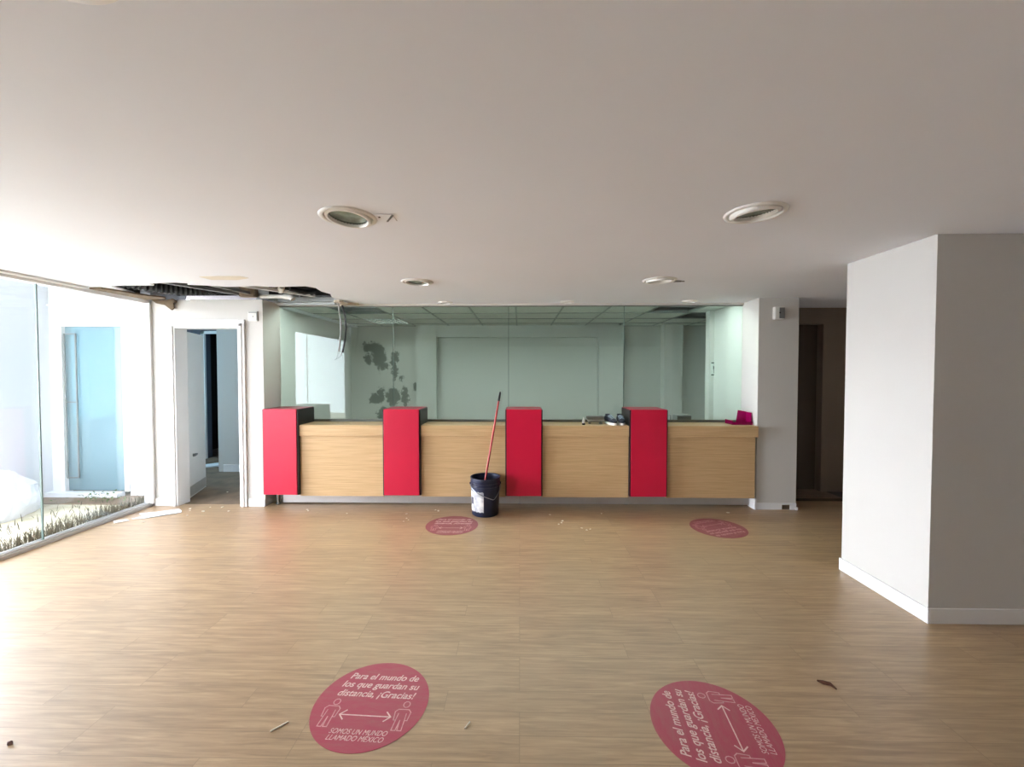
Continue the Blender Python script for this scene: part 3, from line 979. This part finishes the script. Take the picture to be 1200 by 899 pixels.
# ------------------------------------------------------------------ what hangs in the broken ceiling
def wob(a, b, n, amp, seed):
    random.seed(seed)
    a, b = Vector(a), Vector(b)
    return [a.lerp(b, i / (n - 1)) + Vector((random.uniform(-amp, amp), random.uniform(-amp, amp), random.uniform(-amp, amp))) for i in range(n)]
def duct(path, r, ribs):
    P = [Vector(p) for p in path]
    out, rad = [], []
    n = ribs * 2
    for i in range(n + 1):
        t = i / n * (len(P) - 1)
        k = min(int(t), len(P) - 2)
        u = t - k
        p0_, p1_, p2_, p3_ = P[max(k - 1, 0)], P[k], P[k + 1], P[min(k + 2, len(P) - 1)]
        q_ = 0.5 * ((2 * p1_) + (p2_ - p0_) * u + (2 * p0_ - 5 * p1_ + 4 * p2_ - p3_) * u * u + (3 * p1_ - p0_ - 3 * p2_ + p3_) * u ** 3)
        out.append(q_)
        rad.append(r if i % 2 else r * .86)
    return out, rad
pth, rad = duct([(-4.16, 3.98, 2.54), (-3.98, 4.16, 2.505), (-3.80, 4.34, 2.49), (-3.62, 4.50, 2.49), (-3.44, 4.66, 2.53), (-3.30, 4.85, 2.60)], .10, 30)
du = thing('flexible_duct', (-3.7, 4.4, 2.5), 'black ribbed flexible duct in the broken ceiling above the doorway', 'duct')
MB().tube(pth, rad, 18).build('ribbed_hose', M['duct_black'], du, du.location, smooth=True)
pi_ = wob((-4.08, 4.46, 2.465), (-3.78, 4.62, 2.46), 8, .010, 3)
MB().tube(pi_, [.02, .04, .045, .04, .045, .04, .035, .015], 14).build('insulation_sleeve', M['duct_foil'], du, du.location, smooth=True)
def rail(a, b, label, w=.035, h=.03, mat='zinc', name='ceiling_rail'):
    a, b = Vector(a), Vector(b)
    t = (b - a).normalized()
    s = t.cross(Vector((0, 0, 1))).normalized()
    mb = MB()
    mb.obar(a, b, w, .0025)
    mb.obar(a + s * w / 2 + Vector((0, 0, h / 2)), b + s * w / 2 + Vector((0, 0, h / 2)), .0025, h)
    mb.obar(a - s * w / 2 + Vector((0, 0, h / 2)), b - s * w / 2 + Vector((0, 0, h / 2)), .0025, h)
    return tag(mb.build(name, M[mat], None, tuple((a + b) / 2)), label, 'rail', 'metal rails in the broken ceiling')
rail((-3.50, 3.97, 2.425), (-3.14, 4.75, 2.43), 'pale metal rail crossing the hole just right of the black duct', .045)
rail((-3.12, 3.98, 2.42), (-2.98, 4.86, 2.43), 'thin metal rail over the middle of the doorway in the broken ceiling', .03)
rail((-2.92, 4.02, 2.42), (-2.38, 4.80, 2.43), 'pale diagonal rail running towards the glass header in the broken ceiling', .03, mat='trim')
rail((-3.40, 4.70, 2.50), (-2.95, 4.72, 2.50), 'short metal rail lying along the top of the doorway wall', .04)
rail((-3.30, 3.98, 2.52), (-2.60, 4.50, 2.54), 'dark metal rail deep inside the broken ceiling', .05, .04)
rail((-2.90, 4.99, 2.405), (-2.17, 4.99, 2.405), 'exposed grey metal rail above the left end of the teller glass', .07, .05, 'alu')
tag(MB().box(-2.90, -2.20, 4.93, 4.955, 2.36, 2.385).box(-2.90, -2.20, 4.955, 4.99, 2.374, 2.385).build('metal_angle', M['alu'], None, (-2.55, 4.95, 2.37)),
    'bright metal angle strip just under the grey rail by the glass', 'strip')
tag(MB().box(-3.13, -2.96, 4.60, 4.68, 2.40, 2.56).build('wood_block', M['board'], None, (-3.05, 4.64, 2.4), bevel=.006), 'brown wooden block on top of the doorway wall', 'block')
brd = MB().prism([(-4.22, 4.02), (-4.10, 4.02), (-3.98, 4.40), (-3.90, 4.52), (-3.96, 4.60), (-4.20, 4.62)], 2.372, 2.388)
tag(brd.build('torn_board', M['board'], None, (-4.1, 4.3, 2.38)), 'brown torn board strip between the hole and the window head', 'board')
flap = MB()
fp = [(-4.215, 4.70, 2.385), (-4.16, 4.70, 2.345), (-4.06, 4.70, 2.325), (-3.985, 4.70, 2.268), (-3.955, 4.70, 2.295), (-3.965, 4.70, 2.345), (-3.93, 4.70, 2.372), (-3.97, 4.70, 2.40), (-4.03, 4.70, 2.385), (-4.11, 4.70, 2.38), (-4.16, 4.70, 2.395)]
flap.prism([(x, z) for x, y, z in fp], 4.70, 4.718, 'y')
tag(flap.build('torn_flap', M['board'], None, (-4.06, 4.71, 2.34)), 'torn brown piece hanging down at the top left of the doorway wall', 'flap')
cp = thing('conduit_pipe', (-2.75, 4.5, 2.43), 'white pipe with two elbow fittings in the broken ceiling right of the doorway', 'pipe')
MB().tube([(-2.95, 4.70, 2.42), (-2.66, 4.70, 2.42)], .022, 14).build('pipe_run', M['plastic'], cp, cp.location, smooth=True)
MB().tube([(-2.68, 4.70, 2.42), (-2.60, 4.70, 2.415), (-2.575, 4.70, 2.385)], [.03, .034, .032], 14).build('elbow', M['plastic'], cp, cp.location, smooth=True)
MB().tube([(-2.62, 4.56, 2.46), (-2.60, 4.50, 2.45), (-2.54, 4.42, 2.47)], [.032, .036, .028], 14).build('elbow', M['plastic'], cp, cp.location, smooth=True)
tag(MB().tube([(-2.50, 4.50, 2.47), (-2.40, 4.62, 2.45), (-2.34, 4.70, 2.48), (-2.42, 4.78, 2.46), (-2.50, 4.70, 2.44)], .03, 10).build('cable_bundle', M['cable_black'], None, (-2.42, 4.65, 2.46), smooth=True),
    'dark bundled cable behind the white pipe fittings', 'cable')
MBc = MB().tube([(-2.16, 4.88, 2.46), (-2.135, 4.87, 2.39), (-2.125, 4.87, 2.30), (-2.11, 4.88, 2.16), (-2.11, 4.88, 2.02), (-2.125, 4.88, 1.90), (-2.135, 4.88, 1.80)], .010, 8)
tag(MBc.build('hanging_cable', M['cable_grey'], None, (-2.13, 4.88, 2.46), smooth=True), 'pale grey cable hanging out of the broken ceiling before the glass', 'cable', 'cables hanging before the glass')
MBc = MB().tube([(-2.10, 4.90, 2.47), (-2.12, 4.89, 2.40), (-2.09, 4.89, 2.33), (-2.06, 4.89, 2.22), (-2.055, 4.90, 2.08), (-2.07, 4.90, 1.94), (-2.10, 4.90, 1.79)], .011, 8)
cb = tag(MBc.build('hanging_cable', M['cable_black'], None, (-2.09, 4.90, 2.47), smooth=True), 'black cable hanging beside the pale grey cable before the glass', 'cable', 'cables hanging before the glass')
wr = MB().tube([(-2.10, 4.90, 1.80), (-2.13, 4.90, 1.74), (-2.20, 4.90, 1.70)], .0025, 6).tube([(-2.135, 4.89, 1.81), (-2.16, 4.89, 1.75), (-2.17, 4.89, 1.72)], .002, 6)
wr.build('bare_wire', M['wire'], cb, cb.location)
sc_ = MB()
for k, (x, y, z, s_) in enumerate([(-2.10, 4.80, 2.375, .05), (-2.06, 4.88, 2.36, .06), (-2.03, 4.95, 2.37, .05), (-1.98, 5.02, 2.375, .04)]):
    random.seed(k)
    sc_.prism([(x + s_ * math.cos(a) * random.uniform(.7, 1.3), y + s_ * math.sin(a) * random.uniform(.7, 1.2)) for a in [2 * PI * i / 7 for i in range(7)]], z - .012, z + .014)
tag(sc_.build('plaster_scrap', M['plasterboard'], None, (-2.05, 4.9, 2.38)), 'ragged beige plaster scrap hanging at the hole edge near the cables', 'scrap')

# ------------------------------------------------------------------ wall boxes
b1 = thing('junction_box', (-3.06, FY, 2.20), 'flat white cover box on the wall right of the door top', 'box')
MB().box(-3.115, -3.003, FY - .012, FY, 2.145, 2.255).build('cover', M['plastic'], b1, b1.location, bevel=.003)
MB().tube([(-3.056, FY - .015, 2.195), (-3.056, FY - .011, 2.195)], .006, 12).build('screw', M['plastic_grey'], b1, b1.location)
MB().box(-3.016, -3.006, FY - .014, FY - .011, 2.15, 2.245).box(-3.105, -3.01, FY - .014, FY - .011, 2.238, 2.246).build('slot', M['plastic_grey'], b1, b1.location)
b2 = thing('wall_sensor', (2.89, FY, 2.215), 'small white box with a dark dot high on the wall right of the glass', 'sensor')
MB().box(2.835, 2.945, FY - .05, FY, 2.145, 2.285).build('housing', M['plastic'], b2, b2.location, bevel=.008)
MB().box(2.882, 2.940, FY - .055, FY - .05, 2.155, 2.275).build('cover_strip', M['plastic_grey'], b2, b2.location, bevel=.002)
MB().tube([(2.886, FY - .052, 2.218), (2.886, FY - .060, 2.218)], .008, 12).build('dot', M['rubber'], b2, b2.location)

# ------------------------------------------------------------------ small things on the counter
def shoe(name, x, y, rz, label):
    t = thing(name, (x, y, TOPZ + .0025), label, 'shoe', 'navy shoes on the counter')
    def loft(rows, seg=18):
        mb = MB()
        rings = []
        for yy, hw, z0, z1 in rows:
            ring = []
            for i in range(seg):
                a_ = 2 * PI * i / seg
                ring.append(mb.bm.verts.new((hw * math.cos(a_), yy, (z0 + z1) / 2 + (z1 - z0) / 2 * math.sin(a_))))
            rings.append(ring)
        for j_ in range(len(rings) - 1):
            for i in range(seg):
                mb.bm.faces.new((rings[j_][i], rings[j_][(i + 1) % seg], rings[j_ + 1][(i + 1) % seg], rings[j_ + 1][i]))
        mb.bm.faces.new(rings[0])
        mb.bm.faces.new(rings[-1][::-1])
        return mb
    sole = [(-.135, .018, .0, .03), (-.12, .037, .0, .034), (-.07, .048, .0, .032), (0, .042, .0, .028), (.07, .036, .0, .032), (.12, .034, .0, .036), (.135, .02, .002, .036)]
    sp = MB()
    ring = [(.036 * math.cos(a_) * (1.3 if math.sin(a_) < 0 else 1.0), .135 * math.sin(a_)) for a_ in [2 * PI * i / 24 for i in range(24)]]
    sp.prism(ring, 0, .027)
    upper = [(-.128, .020, .026, .045), (-.105, .037, .024, .068), (-.06, .042, .024, .082), (-.01, .038, .024, .098), (.04, .033, .024, .108), (.09, .031, .024, .104), (.125, .024, .026, .092)]
    s_ = sp.build('sole', M['shoe_white'], t, bevel=.006)
    u_ = loft(upper).build('upper', M['shoe_navy'], t, smooth=True)
    lc = MB()
    for k in range(4):
        yy = -.075 + k * .026
        lc.tube([(-.030, yy, .066 + k * .008), (0, yy - .004, .084 + k * .008), (.030, yy, .066 + k * .008)], .004, 6)
    lc.build('laces', M['lace'], t)
    MB().lathe([(.012, .0), (.026, .0), (.030, .010), (.024, .014), (.012, .012)], (0, .075, .100), 18).build('collar', M['shoe_navy'], t, smooth=True)
    t.rotation_euler.z = rz
    return t
shoe('shoe', 1.055, 4.84, math.radians(14), 'left navy shoe with white sole and pale laces on the counter')
shoe('shoe', 1.172, 4.845, math.radians(-3), 'right navy shoe with white sole next to the red divider')
bt = thing('small_bottle', (0.735, 4.78, TOPZ + .0025), 'tiny white bottle with a dark base on the counter left of the metal tool', 'bottle')
z0 = TOPZ + .0025
MB().lathe([(.001, z0 + .02), (.016, z0 + .02), (.016, z0 + .055), (.008, z0 + .066), (.007, z0 + .085), (.001, z0 + .085)], (.735, 4.78, 0), 18, close=False).build('bottle_body', M['plastic'], bt, bt.location, smooth=True)
MB().lathe([(.001, z0), (.018, z0), (.018, z0 + .02), (.001, z0 + .02)], (.735, 4.78, 0), 18, close=False).build('dark_base', M['rubber'], bt, bt.location)
tl_ = thing('metal_tool', (0.88, 4.86, z0), 'shiny metal bar tool lying on the counter beside the navy shoes', 'tool')
MB().box(.795, .99, 4.85, 4.90, z0 + .035, z0 + .052).build('bright_bar', M['alu'], tl_, tl_.location, bevel=.003)
MB().box(.79, .985, 4.845, 4.94, z0 + .052, z0 + .09).build('dark_cover', M['channel'], tl_, tl_.location, bevel=.004)
MB().box(.805, .83, 4.845, 4.895, z0, z0 + .035).build('support_foot', M['zinc'], tl_, tl_.location, bevel=.003)
MB().box(.93, .965, 4.845, 4.895, z0, z0 + .035).build('support_foot', M['zinc'], tl_, tl_.location, bevel=.003)
# magenta holder
ph = thing('brochure_holder', (2.57, 4.88, z0), 'magenta acrylic holder at the right end of the counter', 'holder')
MB().prism([(2.44, 4.80), (2.668, 4.80), (2.668, 4.97), (2.44, 4.97)], z0, z0 + .006).build('base_tray', M['pink'], ph, ph.location)
MB().box(2.44, 2.446, 4.80, 4.97, z0 + .006, z0 + .05).box(2.44, 2.668, 4.80, 4.806, z0 + .006, z0 + .035).build('tray_rim', M['pink'], ph, ph.location)
bp_ = MB().prism([(2.545, z0 + .006), (2.668, z0 + .006), (2.668, z0 + .142), (2.570, z0 + .160)], 4.93, 4.936, 'y')
bp_.box(2.662, 2.668, 4.82, 4.93, z0 + .006, z0 + .14)
bp_.build('upright_panel', M['pink'], ph, ph.location)
pm = M['pink'].node_tree.nodes['Principled BSDF']
pm.inputs['Transmission Weight'].default_value = 0.5
pm.inputs['Roughness'].default_value = 0.12
# office side: a desk shelf behind the glass with a tray
ds = thing('office_shelf', (0, 5.3, 0), 'dark work shelf behind the teller glass', 'shelf')
MB().box(-2.94, 2.66, 5.12, 5.55, .89, .92).build('shelf_top', M['channel'], ds, ds.location, bevel=.003)
for x in (-2.90, -0.1, 2.60):
    MB().box(x, x + .03, 5.14, 5.5, -.002, .89).build('side_panel', M['channel'], ds, ds.location)
tr = thing('document_tray', (1.98, 5.25, .92), 'grey tray on a thin black wire stand behind the glass', 'tray')
MB().box(1.96, 2.14, 5.20, 5.36, .945, 1.02).build('tray_body', M['plastic_grey'], tr, tr.location, bevel=.008)
ws = MB()
ws.tube([(1.83, 5.20, .923), (1.83, 5.20, 1.02), (1.88, 5.20, 1.02), (1.88, 5.20, .923)], .004, 8).tube([(1.83, 5.34, .923), (1.83, 5.34, 1.02), (1.88, 5.34, 1.02), (1.88, 5.34, .923)], .004, 8)
ws.tube([(1.84, 5.20, .935), (2.14, 5.20, .942)], .004, 8).tube([(1.84, 5.34, .935), (2.14, 5.34, .942)], .004, 8).tube([(1.83, 5.20, 1.02), (1.83, 5.34, 1.02)], .004, 8)
ws.build('wire_stand', M['cable_black'], tr, tr.location)
sg = thing('person_sign', (2.70, 5.80, 1.60), 'small upright sign with a black person symbol on the office wall', 'sign')
MB().box(2.64, 2.745, 5.794, 5.80, 1.51, 1.70).build('plate', M['sign_white'], sg, sg.location)
for zz in (1.68, 1.514):
    MB().box(2.645, 2.740, 5.792, 5.794, zz, zz + .016).build('printed_band', M['sign_dark'], sg, sg.location)
ic = MB().prism([(2.692 + .011 * math.cos(2 * PI * i / 14), 1.662 + .011 * math.sin(2 * PI * i / 14)) for i in range(14)], 5.792, 5.794, 'y')
ic.prism([(2.672, 1.645), (2.712, 1.645), (2.712, 1.60), (2.704, 1.60), (2.704, 1.545), (2.694, 1.545), (2.692, 1.59), (2.690, 1.545), (2.680, 1.545), (2.680, 1.60), (2.672, 1.60)], 5.792, 5.794, 'y')
ic.build('person_symbol', M['sign_dark'], sg, sg.location)
# lit louvre fixture in the office ceiling
lv = thing('louvre_light', (-2.185, 6.865, CZ), 'lit square louvre light in the tiled office ceiling', 'ceiling light')
x0, x1, y0, y1 = -2.49 + .61 * 0 + .01, -1.89, 6.57, 7.16
lx0 = -2.49
MB().box(lx0 + .012, lx0 + .598, y0, y1, CZ + .075, CZ + .085).build('lamp_tray', M['alu'], lv, lv.location)
for k in range(4):
    yy = y0 + .06 + k * .155
    MB().tube([(lx0 + .02, yy, CZ + .035), (lx0 + .59, yy, CZ + .035)], .014, 10).build('lamp_tube', M['louvre'], lv, lv.location)
lo_ = MB()
for k in range(9):
    xx = lx0 + .016 + k * .0722
    lo_.box(xx - .010, xx + .010, y0, y1, CZ - .003, CZ + .018)
for k in range(5):
    yy = y0 + .002 + k * .146
    lo_.box(lx0 + .012, lx0 + .598, yy - .003, yy + .003, CZ - .003, CZ + .055)
lo_.build('louvre_grid', M['channel'], lv, lv.location)
sl = thing('added_fill_light', (-2.1, 5.22, CZ), 'added unseen fill light just behind the teller glass, leftmost one', 'ceiling light', 'added fill lights behind the glass')  # unseen lights added to brighten the office
MB().box(-2.70, -1.50, 5.15, 5.29, CZ + .012, CZ + .02).build('fill_panel', M['strip'], sl, sl.location)
MB().box(-2.72, -1.48, 5.13, 5.31, CZ + .02, CZ + .06).build('housing', M['plastic'], sl, sl.location)
for k, lab in ((1, 'second from the left'), (2, 'third from the left'), (3, 'rightmost one')):
    c_ = copy_tree(sl)
    c_.location = (-2.1 + 1.3 * k, 5.22, CZ)
    c_['label'] = 'added unseen fill light just behind the teller glass, ' + lab

# ------------------------------------------------------------------ patio growth and heap
gm = MB()
random.seed(21)
for i in range(5200):
    y = random.uniform(1.2, 5.05)
    d = abs(random.gauss(0, .10)) + .03
    if random.random() < .15:
        d = random.uniform(.05, 1.2)
    x = WX - .06 - d
    if x < -5.25:
        continue
    dens = .35 + .65 * max(0, noise.noise(Vector((x * 2.2, y * 2.2, 3))) + .35)
    if random.random() > dens:
        continue
    h_ = random.uniform(.03, .105) * (1.25 if 3.4 < y < 4.6 else .9) * (1 if d < .35 else .55)
    a_ = random.uniform(0, 2 * PI)
    dx, dy = math.cos(a_), math.sin(a_)
    wv = random.uniform(.002, .004)
    le = random.uniform(.02, .07)
    b0, b1_ = Vector((x - dy * wv, y + dx * wv, -.015)), Vector((x + dy * wv, y - dx * wv, -.015))
    m0, m1 = b0 + Vector((dx * le * .35, dy * le * .35, h_ * .6)), b1_ + Vector((dx * le * .35, dy * le * .35, h_ * .6))
    tp = Vector((x + dx * le, y + dy * le, h_))
    v_ = [gm.bm.verts.new(q_) for q_ in (b0, b1_, m1, m0, tp)]
    gm.bm.faces.new((v_[0], v_[1], v_[2], v_[3]))
    gm.bm.faces.new((v_[3], v_[2], v_[4]))
tag(gm.build('grass', M['grass']), 'dry grass growing along the outside of the glass wall', 'grass', kind='stuff')
wd = MB()
random.seed(5)
for cx, cy, n_ in [(-5.15, 4.88, 60), (-4.95, 4.9, 50)]:
    for i in range(n_):
        x, y = cx + random.gauss(0, .14), cy + random.gauss(0, .12)
        if y > 5.0 or x < -5.32:
            continue
        z, a_ = random.uniform(0, .10), random.uniform(0, 2 * PI)
        s_ = random.uniform(.015, .032)
        c_, sn = math.cos(a_) * s_, math.sin(a_) * s_
        v_ = [wd.bm.verts.new(q_) for q_ in ((x, y, z), (x + c_ * .5 - sn * .5, y + sn * .5 + c_ * .5, z + .01), (x + c_ * 1.4, y + sn * 1.4, z + .018), (x + c_ * .5 + sn * .5, y + sn * .5 - c_ * .5, z + .01))]
        wd.bm.faces.new(v_)
tag(wd.build('weeds', M['leaf']), 'low green weeds scattered on the patio soil', 'weeds', kind='stuff')
hp = MB()
bmesh.ops.create_icosphere(hp.bm, subdivisions=4, radius=1)
for v in hp.bm.verts:
    p_ = v.co.copy()
    n_ = noise.cell_vector(p_ * 2.6)
    k = 1 + .10 * noise.noise(p_ * 2.1) + .10 * (n_.x - .5)
    v.co = Vector((p_.x * .26 * k - 5.64, p_.y * .52 * k + 4.20, max(-.02, p_.z * .52 * k + .02)))
bmesh.ops.dissolve_limit(hp.bm, angle_limit=math.radians(9), verts=hp.bm.verts, edges=hp.bm.edges)
tag(hp.build('sheet_heap', M['tarp'], None, (-5.64, 4.20, 0)), 'crumpled white sheet heap against the patio wall', 'heap')

# ------------------------------------------------------------------ litter on the floor
pp = MB()
pl = [(-4.17, 4.44), (-4.02, 4.50), (-3.86, 4.60), (-3.79, 4.55), (-3.74, 4.49), (-3.86, 4.40), (-3.98, 4.30), (-4.10, 4.28), (-4.05, 4.36)]
pp.prism(pl, .003, .009)
tag(pp.build('paper_sheet', M['paper'], None, (-3.98, 4.44, 0)), 'torn white sheet lying on the floor by the window corner', 'sheet', 'torn white sheets on the floors')
tag(MB().prism([(-4.24, 4.22), (-4.15, 4.27), (-4.09, 4.24), (-4.17, 4.16)], .002, .007).build('paper_sheet', M['paper'], None, (-4.16, 4.22, 0)),
    'small white scrap on the floor beside the window track', 'scrap', 'torn white sheets on the floors')
tag(MB().prism([(-5.30, 6.55), (-4.95, 6.75), (-4.76, 6.95), (-4.85, 7.15), (-5.05, 7.05), (-5.25, 6.85), (-5.50, 6.72)], 0.0, .02).build('paper_sheet', M['paper'], None, (-5.05, 6.8, 0)),
    'white board sheet on the floor beyond the open doorway', 'sheet', 'torn white sheets on the floors')
def crumb_mesh(seed):
    random.seed(seed)
    bm = bmesh.new()
    bmesh.ops.create_icosphere(bm, subdivisions=1, radius=1)
    for v in bm.verts:
        v.co *= random.uniform(.6, 1.15)
    me = bpy.data.meshes.new('plaster_crumb')
    bm.to_mesh(me)
    bm.free()
    me.materials.append(M['crumb'])
    return me
cms = [crumb_mesh(s_) for s_ in range(4)]
random.seed(11)
sets = [('plaster crumbs on the floor in front of the counter', 'tiny white plaster crumb on the floor in front of the counter',
         [(.432, 4.26), (.45, 4.31), (.40, 4.22), (.66, 4.06), (.70, 4.09), (.62, 4.12), (-1.24, 4.49), (-1.21, 4.27), (-1.17, 4.31), (-1.20, 4.36), (-2.40, 4.62), (-2.37, 4.58), (-.91, 4.60), (-.95, 4.63), (.9, 4.55), (-1.9, 4.5), (2.3, 4.6), (.33, 4.5)]),
        ('plaster crumbs at the doorway', 'white plaster crumb on the floor at the left doorway',
         [(-3.53, 4.53), (-3.42, 4.68), (-3.56, 4.68), (-3.75, 4.62), (-3.70, 4.56), (-3.47, 5.15), (-3.42, 5.25), (-3.55, 5.2), (-3.65, 5.5), (-3.38, 5.02), (-3.8, 5.3), (-3.25, 4.55), (-3.6, 4.4), (-3.9, 4.2)])]
k_ = 0
for grp, lab, pts_ in sets:
    for x, y in pts_:
        o = bpy.data.objects.new('plaster_crumb', cms[k_ % 4])
        C.objects.link(o)
        s_ = random.uniform(.008, .015) * (1.25 if 'doorway' in grp else 1)
        o.scale = (s_ * random.uniform(.8, 1.8), s_, s_ * .45)
        o.rotation_euler.z = random.uniform(0, 6)
        o.location = (x, y, s_ * .42 + (-.004 if y > 4.8 else 0))
        tag(o, lab, 'crumb', grp)
        k_ += 1
lfm = MB()
ptsl = [(1.49, 2.07, .010), (1.515, 2.062, .006), (1.54, 2.05, .008), (1.548, 2.02, .005)]
lfm.tube(ptsl, [.004, .010, .008, .003], 8)
for v in lfm.bm.verts:
    v.co.z = max(.001, v.co.z)
tag(lfm.build('dry_leaf', M['brown_leaf'], None, (1.53, 2.05, 0), smooth=True), 'curled brown leaf on the floor right of the sideways sticker', 'leaf')
tag(MB().tube([(-2.142, 1.662, .004), (-2.125, 1.655, .006), (-2.112, 1.652, .004)], [.003, .009, .003], 8).build('dirt_bit', M['brown_leaf'], None, (-2.127, 1.658, 0), smooth=True), 'small dark bit on the floor at the lower left', 'dirt')
tag(MB().obar((-1.075, 1.735, .003), (-1.025, 1.785, .003), .005, .005).build('splinter', M['crumb'], None, (-1.05, 1.757, 0)), 'pale splinter on the floor left of the front sticker', 'splinter', 'pale splinters on the floor')
tag(MB().obar((-.238, 1.765, .003), (-.220, 1.80, .003), .004, .004).build('splinter', M['crumb'], None, (-.228, 1.785, 0)), 'pale splinter on the floor right of the front sticker', 'splinter', 'pale splinters on the floor')
